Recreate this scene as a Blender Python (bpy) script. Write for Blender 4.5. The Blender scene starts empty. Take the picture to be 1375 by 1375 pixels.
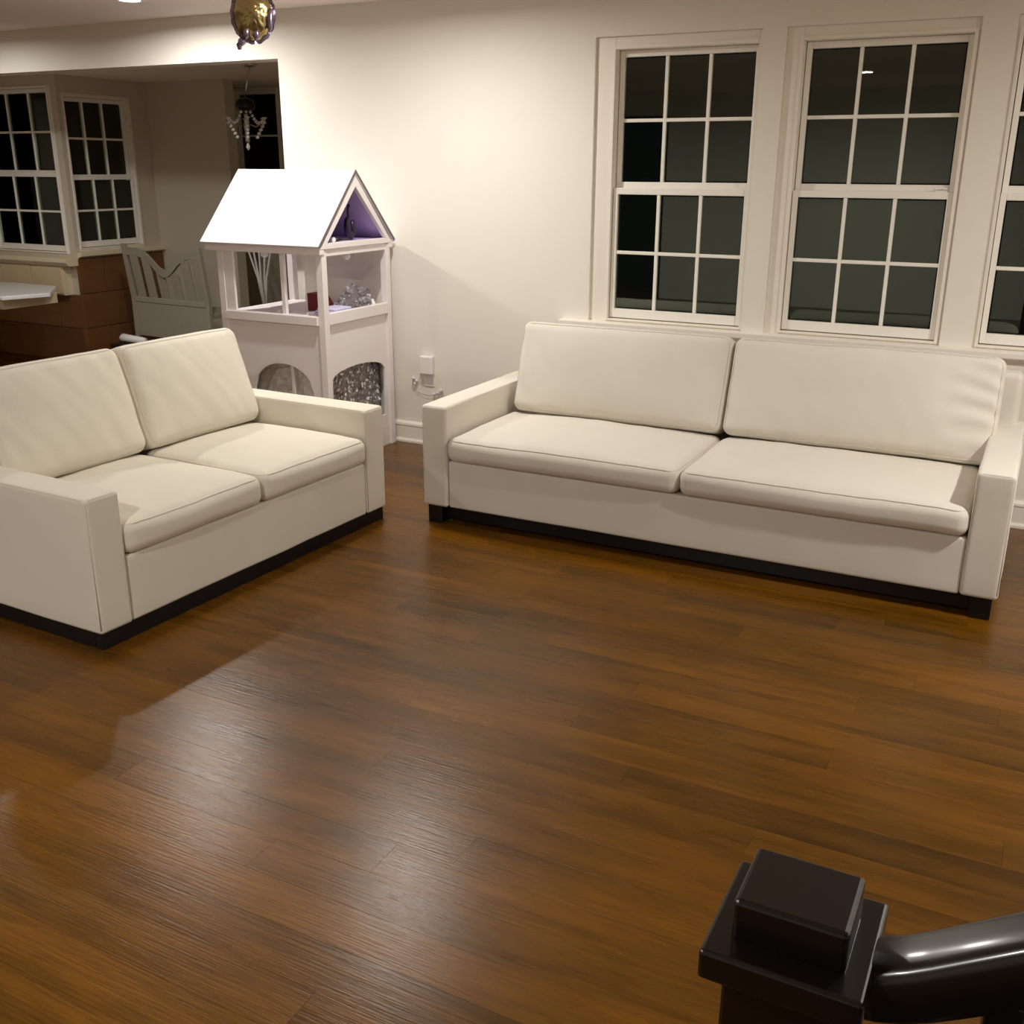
import bpy, bmesh, math, random
from mathutils import Vector, Matrix, noise
random.seed(7)
S = bpy.context.scene
COL = S.collection
PI = math.pi

# ---------------------------------------------------------------- camera, world, exposure, lights
F_PX = 1377.44
CAM = Vector((0.0, 0.0, 1.694))
R = Vector((0.88899286, 0.45790613, 0.00369695))
U = Vector((-0.14894032, 0.28150405, 0.94793051))
F = Vector((-0.43302249, 0.84325408, -0.31845577))
cam_data = bpy.data.cameras.new('camera')
cam_data.sensor_width = 36.0
cam_data.lens = F_PX / 1375 * 36.0
cam_data.clip_start = 0.02
cam = bpy.data.objects.new('camera', cam_data)
COL.objects.link(cam)
cam.matrix_world = Matrix(((R.x, U.x, -F.x, CAM.x), (R.y, U.y, -F.y, CAM.y), (R.z, U.z, -F.z, CAM.z), (0, 0, 0, 1)))
S.camera = cam

def in_frame(p, m=0):
    d = Vector(p) - CAM
    w = d.dot(F)
    if w < 0.05:
        return False
    x = 687.5 + F_PX * d.dot(R) / w
    y = 687.5 - F_PX * d.dot(U) / w
    return -m < x < 1375 + m and -m < y < 1375 + m

world = bpy.data.worlds.new('night')
S.world = world
world.use_nodes = True
world.node_tree.nodes['Background'].inputs[0].default_value = (0.12, 0.14, 0.15, 1)
world.node_tree.nodes['Background'].inputs[1].default_value = 0.02

S.view_settings.view_transform = 'Standard'
S.view_settings.look = 'None'
S.view_settings.gamma = 1.0
S.view_settings.use_curve_mapping = False
S.view_settings.exposure = 0.08

LIGHT_COL = (1.0, 0.955, 0.89)
S.cycles.diffuse_bounces = 8
CEIL = 2.6
# recessed downlights: x, y, watts; the hall-side one is added, unseen fill
DOWNLIGHTS = [(-4.93, 4.78, 31), (-3.0, 4.38, 28), (-1.9, -0.15, 62), (-5.6, -0.15, 42), (1.15, 3.6, 58), (-6.87, 4.70, 14)]

# ---------------------------------------------------------------- materials
def lin(c):
    r = []
    for v in c:
        v /= 255.0
        r.append(v / 12.92 if v <= 0.04045 else ((v + 0.055) / 1.055) ** 2.4)
    return (r[0], r[1], r[2], 1)

def new_mat(name):
    m = bpy.data.materials.new(name)
    m.use_nodes = True
    return m, m.node_tree, m.node_tree.nodes['Principled BSDF']

def mat(name, col, rough=0.6, metal=0.0, noise_amt=0.06, noise_scale=6.0, bump=0.0, bump_scale=200.0, spec=0.5, coat=0.0, stretch=None, trans=0.0, ior=1.45, sheen=0.0, alpha=1.0):
    m, nt, b = new_mat(name)
    c = lin(col) if len(col) == 3 else col
    tc = nt.nodes.new('ShaderNodeTexCoord')
    mp = nt.nodes.new('ShaderNodeMapping')
    if stretch:
        mp.inputs['Scale'].default_value = stretch
    nt.links.new(tc.outputs['Object'], mp.inputs[0])
    n = nt.nodes.new('ShaderNodeTexNoise')
    n.inputs['Scale'].default_value = noise_scale
    n.inputs['Detail'].default_value = 4
    nt.links.new(mp.outputs[0], n.inputs['Vector'])
    mix = nt.nodes.new('ShaderNodeMix')
    mix.data_type = 'RGBA'
    k0, k1 = 1 - noise_amt, 1 + noise_amt
    mix.inputs['A'].default_value = (c[0] * k0, c[1] * k0, c[2] * k0, 1)
    mix.inputs['B'].default_value = (min(1, c[0] * k1), min(1, c[1] * k1), min(1, c[2] * k1), 1)
    nt.links.new(n.outputs['Fac'], mix.inputs['Factor'])
    nt.links.new(mix.outputs['Result'], b.inputs['Base Color'])
    b.inputs['Roughness'].default_value = rough
    b.inputs['Metallic'].default_value = metal
    b.inputs['Specular IOR Level'].default_value = spec
    b.inputs['Coat Weight'].default_value = coat
    b.inputs['Coat Roughness'].default_value = 0.12
    b.inputs['Transmission Weight'].default_value = trans
    b.inputs['IOR'].default_value = ior
    b.inputs['Sheen Weight'].default_value = sheen
    b.inputs['Alpha'].default_value = alpha
    if bump > 0:
        n2 = nt.nodes.new('ShaderNodeTexNoise')
        n2.inputs['Scale'].default_value = bump_scale
        n2.inputs['Detail'].default_value = 3
        nt.links.new(mp.outputs[0], n2.inputs['Vector'])
        bp = nt.nodes.new('ShaderNodeBump')
        bp.inputs['Strength'].default_value = bump
        bp.inputs['Distance'].default_value = 0.002
        nt.links.new(n2.outputs['Fac'], bp.inputs['Height'])
        nt.links.new(bp.outputs[0], b.inputs['Normal'])
    return m

def fabric_mat(name, col):
    m, nt, b = new_mat(name)
    c = lin(col)
    tc = nt.nodes.new('ShaderNodeTexCoord')
    w = []
    for axis, sc in (('X', 260), ('Z', 260), ('Y', 260)):
        wv = nt.nodes.new('ShaderNodeTexWave')
        wv.bands_direction = axis
        wv.inputs['Scale'].default_value = sc / 3
        wv.inputs['Distortion'].default_value = 1.2
        wv.inputs['Detail'].default_value = 1
        nt.links.new(tc.outputs['Object'], wv.inputs['Vector'])
        w.append(wv)
    a1 = nt.nodes.new('ShaderNodeMath'); a1.operation = 'ADD'
    nt.links.new(w[0].outputs['Fac'], a1.inputs[0]); nt.links.new(w[1].outputs['Fac'], a1.inputs[1])
    a2 = nt.nodes.new('ShaderNodeMath'); a2.operation = 'ADD'
    nt.links.new(a1.outputs[0], a2.inputs[0]); nt.links.new(w[2].outputs['Fac'], a2.inputs[1])
    bp = nt.nodes.new('ShaderNodeBump')
    bp.inputs['Strength'].default_value = 0.12
    bp.inputs['Distance'].default_value = 0.001
    nt.links.new(a2.outputs[0], bp.inputs['Height'])
    nt.links.new(bp.outputs[0], b.inputs['Normal'])
    n = nt.nodes.new('ShaderNodeTexNoise')
    n.inputs['Scale'].default_value = 5; n.inputs['Detail'].default_value = 6
    nt.links.new(tc.outputs['Object'], n.inputs['Vector'])
    mix = nt.nodes.new('ShaderNodeMix'); mix.data_type = 'RGBA'
    mix.inputs['A'].default_value = (c[0] * 0.94, c[1] * 0.94, c[2] * 0.93, 1)
    mix.inputs['B'].default_value = (c[0] * 1.04, c[1] * 1.04, c[2] * 1.04, 1)
    nt.links.new(n.outputs['Fac'], mix.inputs['Factor'])
    nt.links.new(mix.outputs['Result'], b.inputs['Base Color'])
    b.inputs['Roughness'].default_value = 0.9
    b.inputs['Specular IOR Level'].default_value = 0.2
    b.inputs['Sheen Weight'].default_value = 0.08
    return m

def wood_floor_mat():
    m, nt, b = new_mat('floor_wood')
    L = nt.links.new
    geo = nt.nodes.new('ShaderNodeNewGeometry')
    oi = nt.nodes.new('ShaderNodeObjectInfo')
    add = nt.nodes.new('ShaderNodeMath'); add.operation = 'ADD'
    L(oi.outputs['Random'], add.inputs[0]); L(geo.outputs['Random Per Island'], add.inputs[1])
    fr = nt.nodes.new('ShaderNodeMath'); fr.operation = 'FRACT'
    L(add.outputs[0], fr.inputs[0])
    rnd = fr.outputs[0]
    off = nt.nodes.new('ShaderNodeMath'); off.operation = 'MULTIPLY'; off.inputs[1].default_value = 37.0
    L(rnd, off.inputs[0])
    cx = nt.nodes.new('ShaderNodeCombineXYZ')
    L(off.outputs[0], cx.inputs[0]); L(off.outputs[0], cx.inputs[2])
    va = nt.nodes.new('ShaderNodeVectorMath'); va.operation = 'ADD'
    L(geo.outputs['Position'], va.inputs[0]); L(cx.outputs[0], va.inputs[1])
    def nz(scale, sx, sy, det, rough=0.6, src=None):
        mp = nt.nodes.new('ShaderNodeMapping'); mp.inputs['Scale'].default_value = (sx, sy, 1)
        L(src or va.outputs[0], mp.inputs[0])
        n = nt.nodes.new('ShaderNodeTexNoise'); n.inputs['Scale'].default_value = scale
        n.inputs['Detail'].default_value = det; n.inputs['Roughness'].default_value = rough
        L(mp.outputs[0], n.inputs['Vector'])
        return n.outputs['Fac']
    coarse = nz(1.0, 1.0, 9.0, 5)
    fine = nz(1.0, 7.0, 150.0, 3)
    blot = nz(1.0, 0.8, 2.2, 3, 0.5, geo.outputs['Position'])
    r1 = nt.nodes.new('ShaderNodeValToRGB')
    r1.color_ramp.elements[0].position = 0.34; r1.color_ramp.elements[0].color = (0.055, 0.0235, 0.0008, 1)
    r1.color_ramp.elements[1].position = 0.66; r1.color_ramp.elements[1].color = (0.172, 0.0655, 0.0012, 1)
    s = nt.nodes.new('ShaderNodeMath'); s.operation = 'MULTIPLY_ADD'
    s.inputs[1].default_value = 0.52; L(coarse, s.inputs[0])
    t = nt.nodes.new('ShaderNodeMath'); t.operation = 'MULTIPLY_ADD'; t.inputs[1].default_value = 0.40
    L(blot, t.inputs[0])
    q = nt.nodes.new('ShaderNodeMath'); q.operation = 'MULTIPLY'; q.inputs[1].default_value = 0.11
    L(rnd, q.inputs[0]); L(q.outputs[0], t.inputs[2]); L(t.outputs[0], s.inputs[2])
    L(s.outputs[0], r1.inputs['Fac'])
    r2 = nt.nodes.new('ShaderNodeValToRGB')
    r2.color_ramp.elements[0].position = 0.25; r2.color_ramp.elements[0].color = (0.62, 0.58, 0.55, 1)
    r2.color_ramp.elements[1].position = 0.60; r2.color_ramp.elements[1].color = (1.05, 1.05, 1.05, 1)
    L(fine, r2.inputs['Fac'])
    mu = nt.nodes.new('ShaderNodeMix'); mu.data_type = 'RGBA'; mu.blend_type = 'MULTIPLY'; mu.inputs['Factor'].default_value = 1
    L(r1.outputs[0], mu.inputs['A']); L(r2.outputs[0], mu.inputs['B'])
    L(mu.outputs['Result'], b.inputs['Base Color'])
    bp = nt.nodes.new('ShaderNodeBump'); bp.inputs['Strength'].default_value = 0.5; bp.inputs['Distance'].default_value = 0.0012
    L(fine, bp.inputs['Height']); L(bp.outputs[0], b.inputs['Normal'])
    rr = nt.nodes.new('ShaderNodeMapRange')
    rr.inputs['To Min'].default_value = 0.22; rr.inputs['To Max'].default_value = 0.33
    L(coarse, rr.inputs['Value']); L(rr.outputs[0], b.inputs['Roughness'])
    b.inputs['Specular IOR Level'].default_value = 0.30
    return m

def glass_mat(name, tint=(0.92, 0.97, 0.94), ior=1.5, rough=0.0):
    m = bpy.data.materials.new(name); m.use_nodes = True
    nt = m.node_tree; nt.nodes.remove(nt.nodes['Principled BSDF'])
    out = nt.nodes['Material Output']
    g = nt.nodes.new('ShaderNodeBsdfGlossy'); g.inputs['Roughness'].default_value = rough
    g.inputs['Color'].default_value = (tint[0], tint[1], tint[2], 1)
    t = nt.nodes.new('ShaderNodeBsdfTransparent'); t.inputs['Color'].default_value = (tint[0], tint[1], tint[2], 1)
    f = nt.nodes.new('ShaderNodeFresnel'); f.inputs['IOR'].default_value = ior
    x = nt.nodes.new('ShaderNodeMixShader')
    nt.links.new(f.outputs[0], x.inputs[0]); nt.links.new(t.outputs[0], x.inputs[1]); nt.links.new(g.outputs[0], x.inputs[2])
    nt.links.new(x.outputs[0], out.inputs[0])
    return m

def emis_mat(name, col, strength):
    m, nt, b = new_mat(name)
    b.inputs['Base Color'].default_value = (0.9, 0.9, 0.88, 1)
    b.inputs['Emission Color'].default_value = (col[0], col[1], col[2], 1)
    b.inputs['Emission Strength'].default_value = strength
    return m

def sparkle_mat(name, base, scale=60):
    m, nt, b = new_mat(name)
    tc = nt.nodes.new('ShaderNodeTexCoord')
    v = nt.nodes.new('ShaderNodeTexVoronoi'); v.inputs['Scale'].default_value = scale
    nt.links.new(tc.outputs['Object'], v.inputs['Vector'])
    rp = nt.nodes.new('ShaderNodeValToRGB')
    c = lin(base)
    rp.color_ramp.elements[0].color = (c[0] * 0.45, c[1] * 0.45, c[2] * 0.45, 1)
    rp.color_ramp.elements[0].position = 0.0
    e = rp.color_ramp.elements.new(0.82); e.color = (c[0], c[1], c[2], 1)
    e = rp.color_ramp.elements.new(0.90); e.color = (0.9, 0.88, 0.86, 1)  # near-white cells: glints painted into the base colour
    rp.color_ramp.elements[-1].color = (0.95, 0.93, 0.9, 1)
    sp = nt.nodes.new('ShaderNodeSeparateColor')
    nt.links.new(v.outputs['Color'], sp.inputs[0]); nt.links.new(sp.outputs[0], rp.inputs['Fac'])
    nt.links.new(rp.outputs[0], b.inputs['Base Color'])
    b.inputs['Metallic'].default_value = 0.35; b.inputs['Roughness'].default_value = 0.3
    bp = nt.nodes.new('ShaderNodeBump'); bp.inputs['Strength'].default_value = 0.8; bp.inputs['Distance'].default_value = 0.01
    nt.links.new(sp.outputs[1], bp.inputs['Height']); nt.links.new(bp.outputs[0], b.inputs['Normal'])
    return m

M = {}
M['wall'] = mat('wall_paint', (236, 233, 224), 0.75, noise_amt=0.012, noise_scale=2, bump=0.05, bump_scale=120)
M['wall_dimmed'] = mat('dimmed_wall_paint', (204, 196, 179), 0.75, noise_amt=0.012, noise_scale=2, bump=0.05, bump_scale=120)  # dining walls: albedo lowered to put the room's dimness into the colour
M['ceiling'] = mat('ceiling_paint', (243, 235, 226), 0.85, noise_amt=0.012, noise_scale=2, bump=0.05, bump_scale=100)
M['trim'] = mat('trim_paint', (240, 235, 226), 0.4, noise_amt=0.015, noise_scale=3)
M['sash'] = mat('sash_paint', (246, 243, 235), 0.35, noise_amt=0.012, noise_scale=3)
M['glass'] = glass_mat('window_glass', (0.93, 1.0, 0.92), 1.62)
M['clear'] = glass_mat('clear_plastic', (0.93, 0.93, 0.95), 1.45, 0.05)
M['floor'] = wood_floor_mat()
M['fabric'] = fabric_mat('cream_linen', (222, 217, 207))
M['fabric2'] = fabric_mat('ivory_linen', (222, 217, 204))
M['welt'] = fabric_mat('linen_welt', (210, 204, 193))
M['black_wood'] = mat('black_base_wood', (16, 15, 18), 0.35, noise_amt=0.2, stretch=(1, 8, 8))
M['dark_wood'] = mat('espresso_varnish', (14, 8, 7), 0.3, noise_amt=0.18, noise_scale=8, stretch=(1, 6, 6), coat=0.35)
M['white'] = mat('white_laminate', (238, 232, 232), 0.45, noise_amt=0.012, noise_scale=4)
M['roof_white'] = mat('white_roof_board', (222, 218, 228), 0.5, noise_amt=0.01, noise_scale=4)
M['edge_grey'] = mat('grey_edge_banding', (110, 98, 96), 0.5)
M['lilac'] = mat('lilac_lining', (206, 188, 228), 0.6, noise_amt=0.08)
M['dkpurple'] = mat('deep_purple_plastic', (36, 24, 50), 0.35)
M['blackp'] = mat('black_plastic', (22, 20, 24), 0.35)
M['whitep'] = mat('white_plastic', (240, 238, 236), 0.35, noise_amt=0.01)
M['red'] = mat('dark_red_vinyl', (110, 22, 34), 0.45, noise_amt=0.15)
M['lav'] = mat('lavender_cloth', (206, 204, 232), 0.85, noise_amt=0.05)
M['silver'] = sparkle_mat('silver_sequins', (150, 142, 142), 70)
M['foil'] = mat('crumpled_foil', (232, 228, 228), 0.45, metal=0.2, noise_amt=0.3, noise_scale=20, bump=0.9, bump_scale=40)
M['gold'] = mat('gold_foil', (176, 158, 112), 0.25, metal=1.0, noise_amt=0.25, noise_scale=14, bump=0.6, bump_scale=30)
M['pfoil'] = mat('purple_foil', (142, 128, 152), 0.25, metal=0.9, noise_amt=0.25, noise_scale=14, bump=0.5, bump_scale=30)
M['greyp'] = mat('grey_painted_wood', (150, 144, 130), 0.5, noise_amt=0.06, stretch=(6, 6, 1))
M['tile_b'] = mat('brown_wood_tile', (116, 75, 40), 0.42, noise_amt=0.22, noise_scale=5, stretch=(1, 1, 7))
M['grout'] = mat('brown_grout', (112, 82, 56), 0.8)
M['tile_c'] = mat('cream_stone_tile', (214, 196, 160), 0.5, noise_amt=0.06)
M['stone'] = mat('cream_stone_ledge', (226, 214, 184), 0.45, noise_amt=0.05)
M['tabletop'] = mat('white_gloss_top', (232, 236, 242), 0.15, noise_amt=0.01)
M['bronze'] = mat('dark_bronze', (40, 36, 32), 0.35, metal=0.6)
M['chrome'] = mat('chrome', (210, 205, 200), 0.15, metal=1.0)
M['crystal'] = mat('cut_crystal', (240, 240, 240), 0.03, trans=0.25, ior=1.6, noise_amt=0.02)
M['lens'] = emis_mat('lamp_lens', LIGHT_COL, 2.5)
M['dark_room'] = mat('dark_hall_paint', (70, 62, 54), 0.8)

# ---------------------------------------------------------------- mesh helpers
class MB:
    def __init__(self):
        self.v = []; self.f = []
    def add(self, vs, fs):
        o = len(self.v)
        self.v += [tuple(p) for p in vs]
        self.f += [tuple(i + o for i in f) for f in fs]
        return self
    def box(self, x0, x1, y0, y1, z0, z1):
        vs = [(x0, y0, z0), (x1, y0, z0), (x1, y1, z0), (x0, y1, z0), (x0, y0, z1), (x1, y0, z1), (x1, y1, z1), (x0, y1, z1)]
        return self.add(vs, [(0, 3, 2, 1), (4, 5, 6, 7), (0, 1, 5, 4), (1, 2, 6, 5), (2, 3, 7, 6), (3, 0, 4, 7)])
    def prism(self, pts, axis, a, b):
        # pts: closed polygon (p, q), counter-clockwise; extruded along axis from a to b
        n = len(pts)
        def mk(p, q, t):
            return {'x': (t, p, q), 'y': (p, t, q), 'z': (p, q, t)}[axis]
        vs = [mk(p, q, a) for p, q in pts] + [mk(p, q, b) for p, q in pts]
        fs = [tuple(range(n))[::-1], tuple(range(n, 2 * n))] + [(i, (i + 1) % n, (i + 1) % n + n, i + n) for i in range(n)]
        return self.add(vs, fs)
    def tube(self, path, r, n=8, closed=False, caps=True):
        P = [Vector(p) for p in path]
        k = len(P); vs = []
        rad = r if isinstance(r, (list, tuple)) else [r] * k
        prev = None
        for i, p in enumerate(P):
            if closed:
                t = (P[(i + 1) % k] - P[i - 1]).normalized()
            else:
                t = (P[min(i + 1, k - 1)] - P[max(i - 1, 0)]).normalized()
            if prev is None:
                a = Vector((0, 0, 1)) if abs(t.z) < 0.9 else Vector((1, 0, 0))
                u = t.cross(a).normalized()
            else:
                u = (prev - t * prev.dot(t)).normalized()
            prev = u
            w = t.cross(u)
            for j in range(n):
                an = 2 * PI * j / n
                vs.append(p + (u * math.cos(an) + w * math.sin(an)) * rad[i])
        fs = []
        m = k if closed else k - 1
        for i in range(m):
            for j in range(n):
                a = i * n + j; b2 = i * n + (j + 1) % n
                c = ((i + 1) % k) * n + (j + 1) % n; d = ((i + 1) % k) * n + j
                fs.append((a, b2, c, d))
        if caps and not closed:
            fs.append(tuple(range(n))[::-1]); fs.append(tuple((k - 1) * n + j for j in range(n)))
        return self.add(vs, fs)
    def lathe(self, prof, c, n=20):
        # prof: (radius, z) list from bottom to top
        vs = []; k = len(prof)
        for r, z in prof:
            for j in range(n):
                an = 2 * PI * j / n
                vs.append((c[0] + r * math.cos(an), c[1] + r * math.sin(an), c[2] + z))
        fs = [(i * n + j, i * n + (j + 1) % n, (i + 1) * n + (j + 1) % n, (i + 1) * n + j) for i in range(k - 1) for j in range(n)]
        fs.append(tuple(range(n))[::-1]); fs.append(tuple((k - 1) * n + j for j in range(n)))
        return self.add(vs, fs)
    def sphere(self, c, r, n=10, m=6, s=(1, 1, 1)):
        prof = [(max(1e-4, r * math.sin(PI * i / m)), -r * math.cos(PI * i / m)) for i in range(m + 1)]
        b = MB().lathe(prof, (0, 0, 0), n)
        return self.add([(c[0] + x * s[0], c[1] + y * s[1], c[2] + z * s[2]) for x, y, z in b.v], b.f)
    def build(self, name, m, parent=None, smooth=False, bevel=0.0, seg=2, fix=True):
        me = bpy.data.meshes.new(name)
        me.from_pydata(self.v, [], self.f)
        if fix:
            bm = bmesh.new(); bm.from_mesh(me)
            bmesh.ops.recalc_face_normals(bm, faces=bm.faces)
            bm.to_mesh(me); bm.free()
        me.materials.append(M[m] if isinstance(m, str) else m)
        if smooth:
            me.polygons.foreach_set('use_smooth', [True] * len(me.polygons))
        o = bpy.data.objects.new(name, me)
        COL.objects.link(o)
        if parent is not None:
            o.parent = parent
        if bevel > 0:
            bv = o.modifiers.new('bevel', 'BEVEL')
            bv.width = bevel; bv.segments = seg; bv.limit_method = 'ANGLE'
        return o

def tag(o, label, cat, group=None):
    o['label'] = label; o['category'] = cat
    if group:
        o['group'] = group
    return o

def thing(name, label, cat, loc=(0, 0, 0), rz=0.0, group=None):
    o = bpy.data.objects.new(name, None)
    o.empty_display_size = 0.1
    COL.objects.link(o)
    o.location = loc; o.rotation_euler = (0, 0, rz)
    return tag(o, label, cat, group)

def struct(o, label=None, cat=None):
    o['kind'] = 'structure'
    if label:
        o['label'] = label
    if cat:
        o['category'] = cat
    return o

def struct_empty(name, label, cat, loc=(0, 0, 0), rz=0.0):
    o = thing(name, label, cat, loc, rz)
    o['kind'] = 'structure'
    return o

def round_box_mesh(hx, hy, hz, r, nx=20, ny=14, nz=6, deform=None):
    """rounded box centred on the origin, passed through deform(p, u) with u in -1..1"""
    def coords(h, n):
        e = r / h
        inner = [-(1 - e) + 2 * (1 - e) * i / n for i in range(n + 1)]
        steps = [math.tan(PI / 4 * k / 3) * e for k in (1, 2, 3)]
        lo = [-(1 - e) - s for s in steps][::-1]
        hi = [(1 - e) + s for s in steps]
        return [c * h for c in lo + inner + hi]
    X, Y, Z = coords(hx, nx), coords(hy, ny), coords(hz, nz)
    mb = MB()
    def grid(A, B, f):
        na, nb = len(A), len(B)
        vs = [f(a, b) for a in A for b in B]
        fs = [(i * nb + j, (i + 1) * nb + j, (i + 1) * nb + j + 1, i * nb + j + 1) for i in range(na - 1) for j in range(nb - 1)]
        mb.add(vs, fs)
    grid(X, Y, lambda a, b: (a, b, hz)); grid(X, Y, lambda a, b: (a, b, -hz))
    grid(X, Z, lambda a, b: (a, hy, b)); grid(X, Z, lambda a, b: (a, -hy, b))
    grid(Y, Z, lambda a, b: (hx, a, b)); grid(Y, Z, lambda a, b: (-hx, a, b))
    out = []
    for p in mb.v:
        out.append(tuple(round_pt(p, hx, hy, hz, r, deform)))
    mb.v = out
    me_b = bmesh.new()
    vv = [me_b.verts.new(p) for p in mb.v]
    for f in mb.f:
        try:
            me_b.faces.new([vv[i] for i in f])
        except ValueError:
            pass
    bmesh.ops.remove_doubles(me_b, verts=me_b.verts, dist=1e-5)
    bmesh.ops.recalc_face_normals(me_b, faces=me_b.faces)
    return me_b

def round_pt(p, hx, hy, hz, r, deform=None):
    q = Vector(p)
    i = Vector((max(-(hx - r), min(hx - r, q.x)), max(-(hy - r), min(hy - r, q.y)), max(-(hz - r), min(hz - r, q.z))))
    d = q - i
    if d.length > 1e-9:
        q = i + d.normalized() * r
    if deform:
        q = deform(q, Vector((q.x / hx, q.y / hy, q.z / hz)))
    return q

def bm_build(bm, name, m, parent=None, smooth=True):
    me = bpy.data.meshes.new(name)
    bm.to_mesh(me); bm.free()
    me.materials.append(M[m])
    if smooth:
        me.polygons.foreach_set('use_smooth', [True] * len(me.polygons))
    o = bpy.data.objects.new(name, me)
    COL.objects.link(o)
    if parent is not None:
        o.parent = parent
    return o

# ---------------------------------------------------------------- room shell
WY = 5.46            # face of the window wall
ROOM_L, ROOM_R, ROOM_F = -9.2, 2.4, -2.6
OPEN_X, OPEN_Z = -4.44, 2.325
W1, W2, W3 = (-2.319, -1.432), (-1.316, -0.442), (-0.294, 0.58)
WZ0, WZ1 = 0.865, 2.345

wb = MB()
wb.box(OPEN_X, W1[0], WY, WY + 0.16, 0, CEIL)
wb.box(W1[0], W3[1], WY, WY + 0.16, 0, WZ0)
wb.box(W1[0], W3[1], WY, WY + 0.16, WZ1, CEIL)
wb.box(W1[1], W2[0], WY, WY + 0.16, WZ0, WZ1)
wb.box(W2[1], W3[0], WY, WY + 0.16, WZ0, WZ1)
wb.box(W3[1], ROOM_R, WY, WY + 0.16, 0, CEIL)
wb.box(ROOM_L, OPEN_X, WY, WY + 0.16, OPEN_Z, CEIL)
struct(wb.build('wall_back', 'wall'), 'off-white painted wall holding the three dark windows', 'wall')
struct(MB().box(ROOM_L - 0.1, ROOM_R + 0.1, ROOM_F - 0.1, WY + 0.16, CEIL, CEIL + 0.1).build('ceiling', 'ceiling'), 'plain warm white ceiling above the living room', 'ceiling')
struct(MB().box(ROOM_R, ROOM_R + 0.1, ROOM_F, WY + 0.16, 0, CEIL).build('wall_right', 'wall'), 'off-white painted wall at the right of the living room', 'wall')
struct(MB().box(ROOM_L - 0.1, ROOM_L, ROOM_F, WY + 0.16, 0, CEIL).build('wall_left', 'wall'), 'off-white painted wall at the far left of the living room', 'wall')
wf = MB()
wf.box(ROOM_L, -6.6, ROOM_F - 0.12, ROOM_F, 0, CEIL).box(-4.75, ROOM_R, ROOM_F - 0.12, ROOM_F, 0, CEIL).box(-6.6, -4.75, ROOM_F - 0.12, ROOM_F, 2.35, CEIL)
struct(wf.build('wall_front', 'wall'), 'off-white painted wall behind the viewer with a dark hall opening', 'wall')
hall = MB()
hall.box(-6.7, -4.65, ROOM_F - 1.6, ROOM_F - 1.5, 0, 2.4).box(-6.7, -6.6, ROOM_F - 1.5, ROOM_F - 0.12, 0, 2.4).box(-4.75, -4.65, ROOM_F - 1.5, ROOM_F - 0.12, 0, 2.4).box(-6.7, -4.65, ROOM_F - 1.6, ROOM_F - 0.12, 2.4, 2.5)
struct(hall.build('wall_hall', 'dark_room'), 'dark unlit hall walls seen through the opening behind the viewer', 'wall')

# baseboard with cap and shoe moulding, along the window wall
def baseboard(name, x0, x1):
    prof = [(0, 0), (-0.028, 0), (-0.028, 0.012), (-0.022, 0.022), (-0.016, 0.022), (-0.016, 0.105), (-0.020, 0.112), (-0.018, 0.124), (-0.008, 0.135), (0, 0.135)]
    pts = [(WY + y, z) for y, z in prof]
    return MB().prism(pts, 'x', x0, x1).build(name, 'trim')
struct(baseboard('baseboard_back', OPEN_X, ROOM_R), 'white moulded baseboard along the window wall', 'baseboard')

# window stool and apron: one long sill under the three windows
sill = struct_empty('trim_1', 'long white window sill running behind the three-seat sofa', 'window sill')
MB().box(-2.485, 0.75, WY - 0.055, WY + 0.10, 0.835, 0.868).build('stool', 'trim', sill, bevel=0.006)
MB().prism([(WY, 0.760), (WY, 0.835), (WY - 0.034, 0.835), (WY - 0.030, 0.822), (WY - 0.018, 0.812), (WY - 0.018, 0.775), (WY - 0.010, 0.760)], 'x', -2.43, 0.70).build('apron', 'trim', sill)

# ---------------------------------------------------------------- windows
def ring(mb, x0, x1, z0, z1, wl, wr, wb_, wt, y0, y1):
    """rectangular frame; outer x0..x1, z0..z1 and member widths"""
    mb.box(x0, x0 + wl, y0, y1, z0, z1); mb.box(x1 - wr, x1, y0, y1, z0, z1)
    mb.box(x0 + wl, x1 - wr, y0, y1, z0, z0 + wb_); mb.box(x0 + wl, x1 - wr, y0, y1, z1 - wt, z1)

def sash(root, name, gx0, gx1, gz0, gz1, y0, cols, rows, rails, mun=0.018):
    st = 0.026
    mb = MB()
    ring(mb, gx0 - st, gx1 + st, gz0 - rails[0], gz1 + rails[1], st, st, rails[0], rails[1], y0, y0 + 0.034)
    s = mb.build(name, 'sash', root, bevel=0.003)
    cw = (gx1 - gx0) / cols; rh = (gz1 - gz0) / rows
    for i in range(1, cols):
        MB().box(gx0 + i * cw - mun / 2, gx0 + i * cw + mun / 2, y0 + 0.004, y0 + 0.030, gz0, gz1).build('muntin', 'sash', s, bevel=0.003)
    for j in range(1, rows):
        MB().box(gx0, gx1, y0 + 0.006, y0 + 0.028, gz0 + j * rh - mun / 2, gz0 + j * rh + mun / 2).build('muntin', 'sash', s, bevel=0.003)
    me = MB().box(mun / 2 - 0.002, cw - mun / 2 + 0.002, 0, 0.004, mun / 2 - 0.002, rh - mun / 2 + 0.002).build('pane', 'glass', s)
    first = True
    for i in range(cols):
        for j in range(rows):
            p = me if first else me.copy()
            if not first:
                COL.objects.link(p); p.parent = s
            p.location = (gx0 + i * cw, y0 + 0.015, gz0 + j * rh)
            first = False
    return s

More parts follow.
